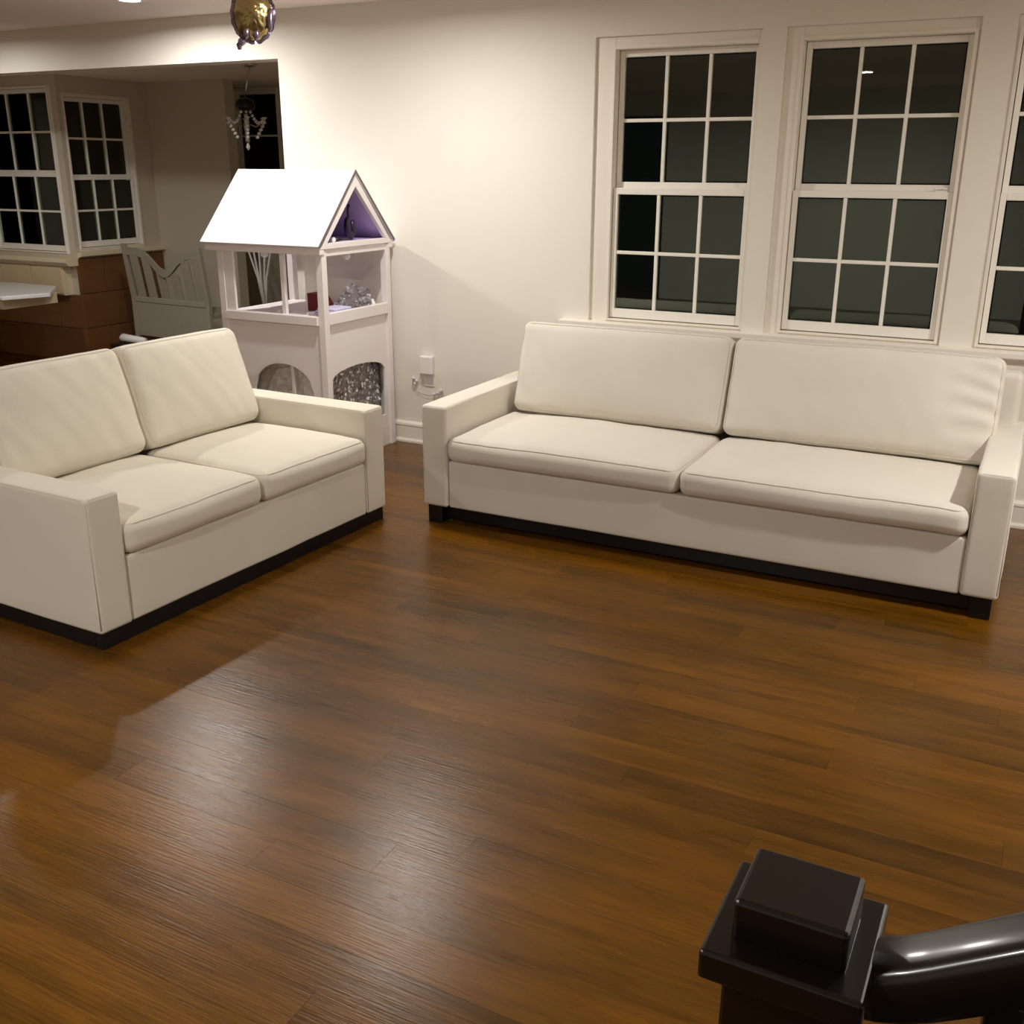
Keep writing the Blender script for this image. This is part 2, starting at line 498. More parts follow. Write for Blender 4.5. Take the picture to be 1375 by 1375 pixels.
def window(name, label, loc, rz, ox0, ox1, oz0, oz1, gx0, gx1, zt, m1, m2, zb, depth=0.16, recess=0.022, cols=3, rows=2, lock=False):
    """double-hung window: o* wall opening, g* glass extent, all in local x / z"""
    w = struct_empty(name, label, 'window', loc, rz)
    fr = MB()
    ring(fr, ox0, ox1, oz0, oz1, gx0 - 0.030 - ox0, ox1 - gx1 - 0.030, zb - 0.055 - oz0, oz1 - zt - 0.034, recess, depth)
    fr.build('window_frame', 'trim', w, bevel=0.003)
    st = MB()
    ring(st, gx0 - 0.044, gx1 + 0.044, zb - 0.065, zt + 0.05, 0.016, 0.016, 0.010, 0.016, recess - 0.010, recess + 0.004)
    st.build('stop_bead', 'trim', w, bevel=0.002)
    sash(w, 'upper_sash', gx0, gx1, m1, zt, recess + 0.055, cols, rows, (0.034, 0.032))
    lo = sash(w, 'lower_sash', gx0, gx1, zb, m2, recess + 0.018, cols, rows, (0.050, 0.034))
    if lock:
        lx = gx0 + (gx1 - gx0) * 0.955
        lk = MB()
        lk.box(lx - 0.028, lx + 0.028, recess + 0.020, recess + 0.050, m2 + 0.034, m2 + 0.040)
        lk.tube([(lx - 0.03, recess + 0.018, m2 + 0.047), (lx, recess + 0.026, m2 + 0.052), (lx + 0.022, recess + 0.035, m2 + 0.048)], 0.007, 8)
        lk.build('sash_lock', 'whitep', lo, bevel=0.001)
    return w

ZT, ZM1, ZM2, ZB = 2.249, 1.621, 1.556, 0.938
window('window_1', 'white six-over-six sash window at the left end of the long sill', (0, WY, 0), 0, W1[0], W1[1], WZ0, WZ1, -2.180, -1.478, ZT, ZM1, ZM2, ZB)
window('window_2', 'white six-over-six sash window in the middle, with a sash lock', (0, WY, 0), 0, W2[0], W2[1], WZ0, WZ1, -1.203, -0.497, ZT, ZM1, ZM2, ZB, lock=True)
window('window_3', 'white sash window cut off by the right edge of the photo', (0, WY, 0), 0, W3[0], W3[1], WZ0, WZ1, -0.240, 0.466, ZT, ZM1, ZM2, ZB)

# ---------------------------------------------------------------- dining nook beyond the wide opening
DC = 2.42
XB = -7.66
YA = 6.5
ax0, ax1 = -8.72, -7.735
wa = MB()
wa.box(-10.6, ax0, YA, YA + 0.12, 0, DC).box(ax1, XB, YA, 6.545, 0, DC).box(ax0, ax1, YA, YA + 0.12, 0, 0.95).box(ax0, ax1, YA, YA + 0.12, 2.34, DC)
struct(wa.build('wall_nook', 'wall_dimmed'), 'painted wall of the dining nook holding the leftmost window', 'wall')
by0, by1 = 6.545, 7.30
wB = MB()
wB.box(XB - 0.12, XB, by1, 8.42, 0, DC).box(XB - 0.12, XB, by0, by1, 0, 0.97).box(XB - 0.12, XB, by0, by1, 2.28, DC)
struct(wB.build('wall_nook_return', 'wall_dimmed'), 'painted side wall of the dining nook holding the second window', 'wall')
struct(MB().box(XB, -6.72, 7.5, 7.62, 0, DC).build('wall_partition', 'wall_dimmed'), 'dim painted partition wall behind the grey bench', 'wall')
cx0, cx1 = -7.38, -6.76
wC = MB()
wC.box(XB, cx0, 8.3, 8.42, 0, DC).box(cx1, -4.3, 8.3, 8.42, 0, DC).box(cx0, cx1, 8.3, 8.42, 0, 0.95).box(cx0, cx1, 8.3, 8.42, 2.40, DC)
struct(wC.build('wall_dining', 'wall_dimmed'), 'painted end wall of the dining room behind the chandelier', 'wall')
struct(MB().box(-4.3, -4.2, WY + 0.16, 8.42, 0, DC).build('wall_dining_right', 'wall_dimmed'), 'painted side wall of the dining room hidden behind the living room wall', 'wall')
struct(MB().box(-10.7, -10.6, WY + 0.16, YA + 0.12, 0, DC).build('wall_dining_left', 'wall_dimmed'), 'painted wall closing the dining nook on the far left', 'wall')
struct(MB().box(-10.7, -4.2, WY + 0.16, 8.42, DC, DC + 0.08).build('ceiling_dining', 'ceiling'), 'lower ceiling of the dining room', 'ceiling')

window('window_4', 'leftmost dining nook window with bright white muntins', (0, YA, 0), 0, ax0, ax1, 0.95, 2.34, -8.655, -7.805, 2.285, 1.655, 1.600, 1.02, depth=0.12, recess=0.0)
window('window_5', 'dim dining nook window on the return wall beside the bench', (XB, 0, 0), PI / 2, by0 - 0.0, by1, 0.97, 2.28, 6.592, 7.240, 2.218, 1.620, 1.575, 1.056, depth=0.12, recess=0.0)
window('window_6', 'narrow dining room window behind the crystal chandelier', (0, 8.3, 0), 0, cx0, cx1, 0.95, 2.40, -7.31, -6.83, 2.355, 1.60, 1.54, 1.02, depth=0.12, recess=0.0, cols=1)

# cream stone ledge and tiled cladding under the nook windows
ledge = struct_empty('trim_2', 'cream stone ledge under the leftmost nook window', 'ledge')
MB().prism([(YA, 0.925), (YA - 0.14, 0.925), (YA - 0.14, 0.89), (YA - 0.11, 0.855), (YA, 0.855)], 'x', -10.5, XB + 0.02).build('ledge_cap', 'stone', ledge, bevel=0.004)
MB().box(-10.5, XB - 0.10, YA - 0.085, YA, 0.60, 0.855).build('ledge_backing', 'stone', ledge)
ledge2 = struct_empty('trim_3', 'narrow stone sill under the dim nook window', 'ledge')
MB().prism([(XB, 0.97), (XB + 0.06, 0.97), (XB + 0.06, 0.935), (XB, 0.915)], 'y', YA, 7.5).build('sill_cap', 'stone', ledge2, bevel=0.004)
xs = XB - 0.10
for i in range(6):
    MB().box(xs - 0.40, xs - 0.012, YA - 0.097, YA - 0.085, 0.612, 0.848).build('stone_tile', 'tile_c', ledge, bevel=0.003)
    xs -= 0.40
clad = struct_empty('wall_cladding', 'brown tiled cladding below the nook windows', 'wall cladding')
MB().box(-10.5, XB, YA - 0.014, YA, 0, 0.60).build('grout_bed', 'grout', clad)
MB().box(XB, XB + 0.014, YA - 0.014, 7.5, 0, 0.92).build('grout_bed', 'grout', clad)
tile_a = tile_b = None
for r_, (z0, z1) in enumerate(((0.004, 0.300), (0.308, 0.597))):
    x = XB + 0.004 - (0.28 if r_ else 0.0)
    if r_:
        MB().box(x + 0.006, XB + 0.004, YA - 0.026, YA - 0.012, z0, z1).build('tile', 'tile_b', clad, bevel=0.002)
    while x > -10.0:
        o = MB().box(x - 0.554, x, YA - 0.026, YA - 0.012, z0, z1).build('tile', 'tile_b', clad, bevel=0.002)
        x -= 0.56
for r_, (z0, z1) in enumerate(((0.004, 0.300), (0.308, 0.604), (0.612, 0.908))):
    y = YA - 0.01
    cuts = ([0.28, 0.56, 0.56] if r_ % 2 == 0 else [0.56, 0.56, 0.56])
    for c in cuts:
        y2 = min(7.495, y + c)
        if y2 - y > 0.03:
            MB().box(XB + 0.012, XB + 0.026, y, y2 - 0.006, z0, z1).build('tile', 'tile_b', clad, bevel=0.002)
        y += c

# ---------------------------------------------------------------- floor of separate planks
floor = struct_empty('floor', 'glossy brown hardwood floor with planks running towards the left', 'floor')
MB().box(ROOM_L - 0.1, ROOM_R + 0.1, ROOM_F - 1.6, WY + 0.16, -0.08, -0.016).build('subfloor', 'black_wood', floor)
MB().box(-10.7, -4.2, WY + 0.16, 8.42, -0.08, -0.016).build('subfloor', 'black_wood', floor)
PW = 0.127
def plank_mb(mb, x0, x1, y0, y1):
    g, c = 0.00025, 0.0001
    x0 += g; x1 -= g; y0 += g; y1 -= g
    vs = [(x0, y0, -0.016), (x1, y0, -0.016), (x1, y1, -0.016), (x0, y1, -0.016),
          (x0, y0, -c), (x1, y0, -c), (x1, y1, -c), (x0, y1, -c),
          (x0 + c, y0 + c, 0), (x1 - c, y0 + c, 0), (x1 - c, y1 - c, 0), (x0 + c, y1 - c, 0)]
    fs = [(0, 1, 5, 4), (1, 2, 6, 5), (2, 3, 7, 6), (3, 0, 4, 7), (4, 5, 9, 8), (5, 6, 10, 9), (6, 7, 11, 10), (7, 4, 8, 11), (8, 9, 10, 11)]
    mb.add(vs, fs)
rest = MB()
cache = {}
rng = random.Random(3)
LENS = [0.9, 1.2, 1.5, 1.8, 2.1, 2.4]
nplank = 0
row = 0
y = ROOM_F - 1.6
while y < 8.42:
    y1 = y + PW
    if y < WY + 0.03:
        xa, xb_ = ROOM_L, ROOM_R
    else:
        xa, xb_ = -10.6, -4.3
    x = xa - rng.random() * 1.6
    while x < xb_:
        ln = rng.choice(LENS)
        vis = False
        if y < WY + 0.03:
            for k in range(9):
                if in_frame((x + ln * k / 8, y + PW / 2, 0), 5):
                    px = Vector((x + ln * k / 8, y + PW / 2, 0))
                    # skip what stands wholly behind the loveseat or the sofa
                    if not (px.y > 4.6 and px.x > -2.5) and not (px.x < -4.2):
                        vis = True
        if vis and nplank < 295:
            if ln not in cache:
                mb = MB(); plank_mb(mb, 0, ln, 0, PW)
                me = mb.build('plank', 'floor', floor, fix=False)
                cache[ln] = me; o = me
            else:
                o = cache[ln].copy(); COL.objects.link(o); o.parent = floor
            o.location = (x, y, 0)
            nplank += 1
        else:
            plank_mb(rest, x, x + ln, y, y1)
        x += ln
    y = y1; row += 1
pf = rest.build('plank_field', 'floor', floor, fix=False)
pf['kind'] = 'stuff'

# ---------------------------------------------------------------- recessed ceiling lights and one added fill
for i, (x, y, wt) in enumerate(DOWNLIGHTS):
    lbl = ['round recessed ceiling light at the top left of the photo', 'recessed ceiling light above the far end of the loveseat', 'recessed ceiling light behind the viewer near the stairs',
           'added unseen fill light behind the viewer towards the hall', 'recessed ceiling light right of the long sofa', 'recessed ceiling light at the far left of the living room'][i]
    t = thing('recessed_light', lbl, 'ceiling light', (x, y, CEIL), 0, 'recessed ceiling lights')
    MB().lathe([(0.060, -0.006), (0.085, -0.006), (0.090, -0.003), (0.090, 0.0)], (0, 0, 0), 32).build('trim_ring', 'whitep', t, smooth=False)
    MB().lathe([(0.058, -0.009), (0.058, -0.0065)], (0, 0, 0), 32).build('lens', 'lens', t)
    ld = bpy.data.lights.new('downlight', 'AREA')
    ld.shape = 'DISK'; ld.size = 0.11; ld.energy = wt; ld.color = LIGHT_COL; ld.spread = math.radians(172)
    lo = bpy.data.objects.new('downlight', ld)
    COL.objects.link(lo); lo.parent = t; lo.location = (0, 0, -0.012)

# ---------------------------------------------------------------- sofas
def pad_deform(hx, hy, hz, crown, bulge, seed, wr=0.0, gather=0):
    def d(p, u):
        q = p.copy()
        cx = max(0.0, 1 - abs(u.x) ** 2.6); cy = max(0.0, 1 - abs(u.y) ** 2.6); cz = max(0.0, 1 - u.z * u.z)
        q.z += (crown if u.z > 0 else -crown * 0.15) * cx * cy * abs(u.z)
        q.y += bulge * u.y * cz * cx
        q.x += bulge * 0.6 * u.x * cz * cy
        n = noise.noise(Vector((p.x * 3 + seed, p.y * 3, p.z * 3))) * 0.006
        q.z += n * (1 if u.z > 0 else 0.2)
        q.y += noise.noise(Vector((p.x * 5, seed + 3.1, p.z * 6))) * 0.004
        if wr:
            q.z += wr * noise.noise(Vector((p.x * 14 + p.y * 9, p.y * 3 - p.x * 4, seed)))
        if gather:
            e = max(0.0, (u.x * gather - 0.62) / 0.38)
            q.z += 0.024 * e * math.sin(p.y * 70 + p.x * 14 + 2.5 * math.sin(p.x * 9 + p.y * 5)) * (0.45 + 0.6 * noise.noise(Vector((p.x * 6, p.y * 8, seed))))
        return q
    return d

def cushion(parent, name, m, loc, rot, hx, hy, hz, r, crown, bulge, seed, wr=0.0, gather=0, welt_m='welt', nx=40, ny=26, nz=8, both=False):
    df = pad_deform(hx, hy, hz, crown, bulge, seed, wr, gather)
    o = bm_build(round_box_mesh(hx, hy, hz, r, nx, ny, nz, df), name, m, parent)
    o.location = loc; o.rotation_euler = rot
    # welt running round the top edge
    for sz in ((1, -1) if both else (1,)):
        pts = []
        k = r * (1 - 0.7071)
        ex, ey, ez = hx - k, hy - k, (hz - k) * sz
        rc = r * 0.9
        for sx_, sy_, a0 in ((1, 1, 0), (-1, 1, PI / 2), (-1, -1, PI), (1, -1, 1.5 * PI)):
            for q in range(5):
                an = a0 + q / 4 * PI / 2
                pts.append(Vector((sx_ * (ex - rc) + rc * math.cos(an), sy_ * (ey - rc) + rc * math.sin(an), ez)))
        fine = []
        for i in range(len(pts)):
            a, b = pts[i], pts[(i + 1) % len(pts)]
            n = max(1, int((b - a).length / 0.03))
            for q in range(n):
                fine.append(a.lerp(b, q / n))
        fine = [df(p, Vector((p.x / hx, p.y / hy, p.z / hz))) for p in fine]
        w = MB().tube(fine, 0.003, 6, closed=True).build('piping', welt_m, o, smooth=True)
    return o

def rbox(parent, name, m, x0, x1, y0, y1, z0, z1, r=0.014, deform=None, nx=10, ny=10, nz=8):
    o = bm_build(round_box_mesh((x1 - x0) / 2, (y1 - y0) / 2, (z1 - z0) / 2, r, nx, ny, nz, deform), name, m, parent)
    o.location = ((x0 + x1) / 2, (y0 + y1) / 2, (z0 + z1) / 2)
    return o

def seam(parent, pts, m='welt', r=0.003, name='piping'):
    return MB().tube(pts, r, 6).build(name, m, parent, smooth=True)

def make_sofa(name, label, loc, rz, L, aw, H, zb, zs, D, seat_top, crease, back_y, back_top, fab, long):
    t = thing(name, label, 'sofa', loc, rz)
    ao = 0.0
    def soft(seed):
        def f(p, u):
            q = p.copy()
            q += Vector((noise.noise(Vector((p.y * 4, p.z * 4, seed))) * 0.003, noise.noise(Vector((p.x * 4, p.z * 4, seed + 5))) * 0.003, noise.noise(Vector((p.x * 4, p.y * 4, seed + 9))) * 0.003))
            return q
        return f
    # arms
    for k, (x0, x1) in enumerate(((0, aw), (L - aw, L))):
        a = rbox(t, 'armrest', fab, x0, x1, 0, D - 0.02, zb, H, 0.016, soft(k * 3.3 + L))
        cx, cy, cz = (x0 + x1) / 2, (D - 0.02) / 2, (zb + H) / 2
        e = 0.004
        def lp(x, y, z):
            return (x - cx, y - cy, z - cz)
        i = 0.006
        seam(a, [lp(x0 + i, i, zb + 0.02), lp(x0 + i, i, H - 0.02), lp(x0 + 0.02, i, H - i), lp(x1 - 0.02, i, H - i), lp(x1 - i, i, H - 0.02), lp(x1 - i, i, zb + 0.02)], 'welt', 0.0032)
        for xe in (x0 + i, x1 - i):
            seam(a, [lp(xe, 0.02, H - i), lp(xe, D * 0.5, H - i), lp(xe, D - 0.05, H - i)], 'welt', 0.0028)
    # front rail below the seat, back frame, seat deck
    rbox(t, 'front_rail', fab, aw + 0.002, L - aw - 0.002, 0.008, 0.10, zb, zs, 0.012, soft(7))
    rbox(t, 'seat_deck', fab, aw + 0.002, L - aw - 0.002, 0.10, D - 0.13, zb + 0.02, zs - 0.012, 0.01)
    rbox(t, 'back_frame', fab, 0.12, L - (0.04 if long else 0.12), D - 0.125, D, zb, back_top, 0.03, soft(11), nx=20)
    # dark base
    if long:
        MB().box(0.05, L - 0.05, 0.07, 0.115, 0.012, zb + 0.004).box(0.05, L - 0.05, D - 0.10, D - 0.06, 0.012, zb + 0.004).box(0.05, 0.09, 0.115, D - 0.10, 0.012, zb + 0.004).box(L - 0.09, L - 0.05, 0.115, D - 0.10, 0.012, zb + 0.004).build('plinth', 'black_wood', t, bevel=0.003)
        for fx in (0.018, L - 0.098):
            for fy in (0.018, D - 0.098):
                MB().box(fx, fx + 0.08, fy, fy + 0.08, 0.0, zb + 0.003).build('foot', 'black_wood', t, bevel=0.004)
    else:
        MB().box(0.012, L - 0.012, 0.014, 0.055, 0.0, zb + 0.004).box(0.012, L - 0.012, D - 0.06, D - 0.02, 0, zb + 0.004).box(0.012, 0.052, 0.055, D - 0.06, 0, zb + 0.004).box(L - 0.052, L - 0.012, 0.055, D - 0.06, 0, zb + 0.004).build('plinth', 'black_wood', t, bevel=0.003)
    # seat cushions
    sw = (L - 2 * aw) / 2
    for k in range(2):
        cx = aw + sw * (k + 0.5)
        hz = (seat_top - zs) / 2 - 0.006
        cushion(t, 'seat_cushion', fab, (cx, (crease + 0.10) / 2 - 0.012, zs + hz + 0.001), (0, 0, 0), sw / 2 - 0.003, (crease + 0.10) / 2 + 0.004, hz, 0.042, 0.034, 0.012, k * 4.7 + L, wr=0.0025)
    # back cushions: local z is thickness, leaning back
    lean = math.radians(18)
    hb = (back_y[2] - seat_top) / 2 / math.cos(lean) + 0.012
    th = back_y[1]
    for k in range(2):
        cx = aw + sw * (k + 0.5)
        ext = back_y[3]
        ext = 0.0 if not long else (0.03 if k else -0.035)
        x_off = ext * (1 if k else -1) * 0.5
        # cushion's face towards the sitter is local +z
        rot = (PI / 2 - lean, 0, 0)
        cy = back_y[0] + math.sin(lean) * hb + th * math.cos(lean)
        cz = seat_top + math.cos(lean) * hb - th * math.sin(lean) * 0.0 - 0.008
        cushion(t, 'back_cushion', fab, (cx + x_off, cy, cz), rot, sw / 2 - 0.004 + ext * 0.5, hb, th, 0.045, 0.045, 0.004, k * 2.9 + L * 3, wr=0.006, gather=(1 if (long and k) else 0), both=False)
    return t

make_sofa('sofa', 'long cream sofa with two wide cushions under the windows', (-2.6302, 4.1477, 0), 0, 2.6325, 0.1406, 0.60, 0.0919, 0.330, 1.03, 0.462, 0.60, (0.600, 0.085, 0.890, 0.05), 0.83, 'fabric', True)
make_sofa('loveseat', 'short ivory two-seat sofa at the left with a black plinth base', (-2.883, 2.343, 0), 1.5359, 1.761, 0.150, 0.585, 0.065, 0.325, 1.06, 0.466, 0.64, (0.640, 0.080, 0.898, 0.0), 0.82, 'fabric2', False)

# ---------------------------------------------------------------- play house against the wall
HX0, HX1, HY0, HY1 = -4.385, -3.62, 4.72, 5.40
ZE, ZR = 1.262, 1.655
ph = thing('play_house', 'white toy play house with pitched roof standing against the wall', 'play house', ((HX0 + HX1) / 2, (HY0 + HY1) / 2, 0))
pc = Vector(ph.location)
def P(mb, name, m, bevel=0.002, parent=None, smooth=False):
    mb.v = [(a - pc.x, b - pc.y, c) for a, b, c in mb.v]
    return mb.build(name, m, parent or ph, smooth=smooth, bevel=bevel)
pw = 0.045
for px, py in ((HX0, HY0), (HX1 - pw, HY0), (HX0, HY1 - pw), (HX1 - pw, HY1 - pw)):
    P(MB().box(px, px + pw, py, py + pw, 0, ZE - 0.01), 'post', 'white', 0.003)
P(MB().box(HX0 + pw, HX0 + 0.115, HY0 + 0.004, HY0 + 0.022, 0.875, ZE - 0.03), 'side_board', 'white')
P(MB().box(HX0 + 0.002, HX0 + 0.020, HY0 + pw, HY1 - pw, 0.02, 0.86), 'lower_side_panel', 'white')
P(MB().box(HX0 + 0.455, HX0 + 0.482, HY0 + 0.012, HY0 + 0.036, 0.87, ZE - 0.03), 'mullion', 'white')
# eave rails
P(MB().box(HX0 - 0.07, HX1 + 0.006, HY0 - 0.022, HY0 + 0.022, ZE - 0.035, ZE + 0.012), 'eave_rail', 'white', 0.004)
P(MB().box(HX0 - 0.07, HX1 + 0.006, HY1 - 0.022, HY1 + 0.022, ZE - 0.035, ZE + 0.012), 'eave_rail', 'white', 0.004)
ym = (HY0 + HY1) / 2
# roof panels (sloping boards) with grey edge at the gable
th = 0.016
for s_ in (-1, 1):
    ye = ym + s_ * ((HY1 - HY0) / 2 + 0.03)
    sl = (ZR - ZE) / abs(ye - ym)
    pts = [(ye, ZE), (ym, ZR), (ym, ZR + th * 1.5), (ye + s_ * 0.010, ZE + th * 0.8)]
    rp = P(MB().prism(pts, 'x', HX0 - 0.085, HX1 + 0.012), 'roof_panel', 'roof_white', 0.0015)
    P(MB().prism([(p, z + 0.0015) for p, z in [(ye, ZE + 0.002), (ym, ZR + 0.004), (ym, ZR + th * 1.5), (ye + s_ * 0.010, ZE + th * 0.8)]], 'x', HX1 + 0.012, HX1 + 0.015), 'edge_strip', 'edge_grey', 0)
# gable frame: triangle with triangular hole
g = MB()
yo0, yo1 = HY0 - 0.015, HY1 + 0.015
zi = ZE + 0.005
out_t = [(yo0, ZE - 0.005), (yo1, ZE - 0.005), (ym, ZR - 0.004)]
in_t = [(HY0 + 0.050, ZE + 0.026), (HY1 - 0.050, ZE + 0.026), (ym, ZR - 0.068)]
def tri_ring(mb, A, B, x0, x1):
    vs = [(x0, p, q) for p, q in A] + [(x0, p, q) for p, q in B] + [(x1, p, q) for p, q in A] + [(x1, p, q) for p, q in B]
    n = len(A); fs = []
    for i in range(n):
        j = (i + 1) % n
        fs += [(i, j, n + j, n + i), (2 * n + i, 3 * n + i, 3 * n + j, 2 * n + j), (i, 2 * n + i, 2 * n + j, j), (n + i, n + j, 3 * n + j, 3 * n + i)]
    mb.add(vs, fs)
tri_ring(g, out_t, in_t, HX1 - 0.018, HX1 + 0.008)
P(g, 'gable_frame', 'white', 0.002)
P(MB().prism(out_t, 'x', HX0, HX0 + 0.015), 'far_gable', 'lilac', 0)
P(MB().box(HX0 + 0.015, HX1 - 0.002, HY0 + 0.02, HY1 - 0.02, ZE + 0.008, ZE + 0.022), 'attic_floor', 'lilac', 0.001)
for s_ in (-1, 1):
    ye = ym + s_ * ((HY1 - HY0) / 2 + 0.005)
    P(MB().prism([(ye, ZE + 0.006), (ym, ZR - 0.012), (ym, ZR - 0.006), (ye, ZE + 0.012)], 'x', HX0 + 0.02, HX1 - 0.02), 'attic_lining', 'lilac', 0)
# gable-side rails
P(MB().box(HX1 - 0.026, HX1 - 0.004, HY0 + pw, HY1 - pw, ZE - 0.045, ZE - 0.006), 'header_rail', 'white')
P(MB().box(HX1 - 0.030, HX1 + 0.004, HY0 + pw, HY1 - pw, 0.835, 0.900), 'sill_rail', 'white', 0.003)
P(MB().box(HX0 + pw, HX1 - pw, HY0 - 0.014, HY0 + 0.03, 0.832, 0.884), 'sill_rail', 'white', 0.004)
P(MB().box(HX0 + 0.02, HX1 - 0.03, HY0 + 0.03, HY1 - 0.02, 0.858, 0.876), 'shelf', 'white')
# lower panels with arched cut-outs
def arch_panel(a0, a1, z1, o0, o1, oz0, spring, crown, place):
    mb = MB(); n = 16
    tops = []
    for i in range(n + 1):
        u = i / n
        x = o0 + (o1 - o0) * u
        z = spring + (crown - spring) * math.sqrt(max(0, 1 - (2 * u - 1) ** 2))
        tops.append((x, z))
    def slab(pts):
        place(mb, pts)
    slab([(a0, 0.0), (o0, 0.0), (o0, z1), (a0, z1)])
    slab([(o1, 0.0), (a1, 0.0), (a1, z1), (o1, z1)])
    slab([(o0, 0.0), (o1, 0.0), (o1, oz0), (o0, oz0)])
    for i in range(n):
        slab([tops[i], tops[i + 1], (tops[i + 1][0], z1), (tops[i][0], z1)])
    return mb
P(arch_panel(HX0 + pw, HX1 - pw, 0.835, -4.175, -3.735, 0.20, 0.43, 0.592, lambda mb, p: mb.prism(p, 'y', HY0 + 0.012, HY0 + 0.024)), 'arched_front_panel', 'white', 0)
P(arch_panel(HY0 + pw, HY1 - pw, 0.838, HY0 + 0.055, HY1 - 0.075, 0.20, 0.500, 0.565, lambda mb, p: mb.prism(p, 'x', HX1 - 0.030, HX1 - 0.018)), 'arched_side_panel', 'white', 0)
P(MB().box(HX0 + 0.475, HX0 + 0.498, HY0 + 0.028, HY0 + 0.045, 0.02, 0.835), 'inner_upright', 'white')
P(MB().box(HX0 + pw, HX1 - pw, HY0 + 0.03, HY1 - 0.02, 0.05, 0.07), 'bottom_board', 'white')
P(MB().box(HX0 + 0.03, HX1 - 0.02, HY1 - 0.02, HY1 - 0.012, 0.07, 0.858), 'lower_back_panel', 'white')

# things inside the play house
def crumple(name, m, c, s, seed, amp, n=22, label=None, cat=None):
    mb = MB().sphere((0, 0, 0), 1.0, n, n // 2)
    vs = []
    for p in mb.v:
        q = Vector(p)
        q *= 1 + amp * noise.noise(q * 2.6 + Vector((seed, 0, 0))) + amp * 0.7 * noise.noise(q * 6.5 + Vector((0, seed, 0)))
        vs.append((c[0] + q.x * s[0], c[1] + q.y * s[1], c[2] + max(-0.8, q.z) * s[2]))
    mb.v = vs
    o = mb.build(name, m)
    if label:
        tag(o, label, cat)
    return o
def wavy_sheet(mb, a0, a1, z0, z1, place, seed, amp, na=40, nz=30, th=0.004):
    vs = []; fs = []
    for side in (0, 1):
        o = len(vs)
        for i in range(na + 1):
            for j in range(nz + 1):
                u = a0 + (a1 - a0) * i / na; z = z0 + (z1 - z0) * j / nz
                d = amp * noise.noise(Vector((u * 9, z * 9, seed))) + amp * 0.6 * noise.noise(Vector((u * 28, z * 28, seed + 4))) + th * side
                vs.append(place(u, d, z))
        for i in range(na):
            for j in range(nz):
                fs.append((o + i * (nz + 1) + j, o + (i + 1) * (nz + 1) + j, o + (i + 1) * (nz + 1) + j + 1, o + i * (nz + 1) + j + 1))
    return mb.add(vs, fs)
tag(wavy_sheet(MB(), HY0 + 0.06, HY1 - 0.07, 0.072, 0.70, lambda u, d, z: (HX1 - 0.068 + d, u, z), 1.7, 0.022).build('sequin_curtain', 'silver', smooth=False), 'glittering silver sequin cloth behind the arched side opening of the play house', 'cloth')
tag(wavy_sheet(MB(), HX0 + 0.06, HX1 - 0.12, 0.072, 0.70, lambda u, d, z: (u, HY0 + 0.095 + d, z), 5.1, 0.030).build('foil_sheet', 'foil', smooth=False), 'crumpled silver foil behind the arched front opening of the play house', 'foil')
crumple('plastic_wrap', 'clear', (-3.745, 5.19, 0.930), (0.07, 0.13, 0.065), 9.2, 0.55, 30, 'crumpled clear plastic wrap on the play house shelf', 'plastic wrap')
# folded lavender cloth
cl = thing('folded_cloth', 'folded pale lavender cloth on the play house shelf', 'cloth', (-3.712, 4.93, 0.876))
for k in range(3):
    MB().box(-0.075 + 0.006 * k, 0.075 - 0.004 * k, -0.10 + 0.01 * k, 0.10 - 0.008 * k, 0.013 * k, 0.013 * k + 0.012).build('cloth_fold', 'lav', cl, bevel=0.005)
# red toy bag with handle
rb = thing('toy_bag', 'small dark red toy bag with a sloping side inside the play house', 'toy bag', (-3.87, 5.0, 0.876))
MB().prism([(-0.055, 0), (0.075, 0), (0.075, 0.045), (0.030, 0.105), (-0.055, 0.105)], 'y', -0.045, 0.045).build('bag_body', 'red', rb, bevel=0.006)
MB().box(-0.066, -0.050, -0.046, 0.046, 0, 0.092).build('bag_flap', 'whitep', rb, bevel=0.003)
MB().tube([(0.005, 0, 0.10), (0.010, 0, 0.13), (0.020, 0, 0.15)], 0.006, 8).build('handle', 'blackp', rb, smooth=True)
tag(MB().lathe([(0.006, 0), (0.017, 0.004), (0.020, 0.018), (0.015, 0.032), (0.009, 0.042), (0.008, 0.052)], (-3.672, 5.27, 0.8765), 14).build('light_bulb', 'whitep', smooth=True), 'small white bulb at the far corner of the play house shelf', 'bulb')
vz = thing('vanity_tray', 'flat white tray at the front of the play house shelf', 'tray', (-3.88, 4.82, 0.876))
MB().box(-0.12, 0.10, -0.05, 0.05, 0, 0.008).build('tray_base', 'whitep', vz, bevel=0.002)
MB().box(-0.12, -0.114, -0.05, 0.05, 0.008, 0.02).build('tray_rim', 'whitep', vz)
MB().box(0.094, 0.10, -0.05, 0.05, 0.008, 0.02).build('tray_rim', 'whitep', vz)
for (x, y, lbl) in ((-4.22, 4.95, 'white hanging bauble at the left inside the play house'), (-3.70, 5.06, 'white hanging bauble behind the clear side of the play house')):
    hb = thing('bauble', lbl, 'bauble', (x, y, ZE - 0.012), 0, 'baubles hung in the play house')
    MB().tube([(0, 0, 0), (0, 0, -0.03)], 0.0015, 5).build('string', 'whitep', hb)
    MB().sphere((0, 0, -0.052), 0.024, 12, 8).build('ball', 'whitep', hb, smooth=True)
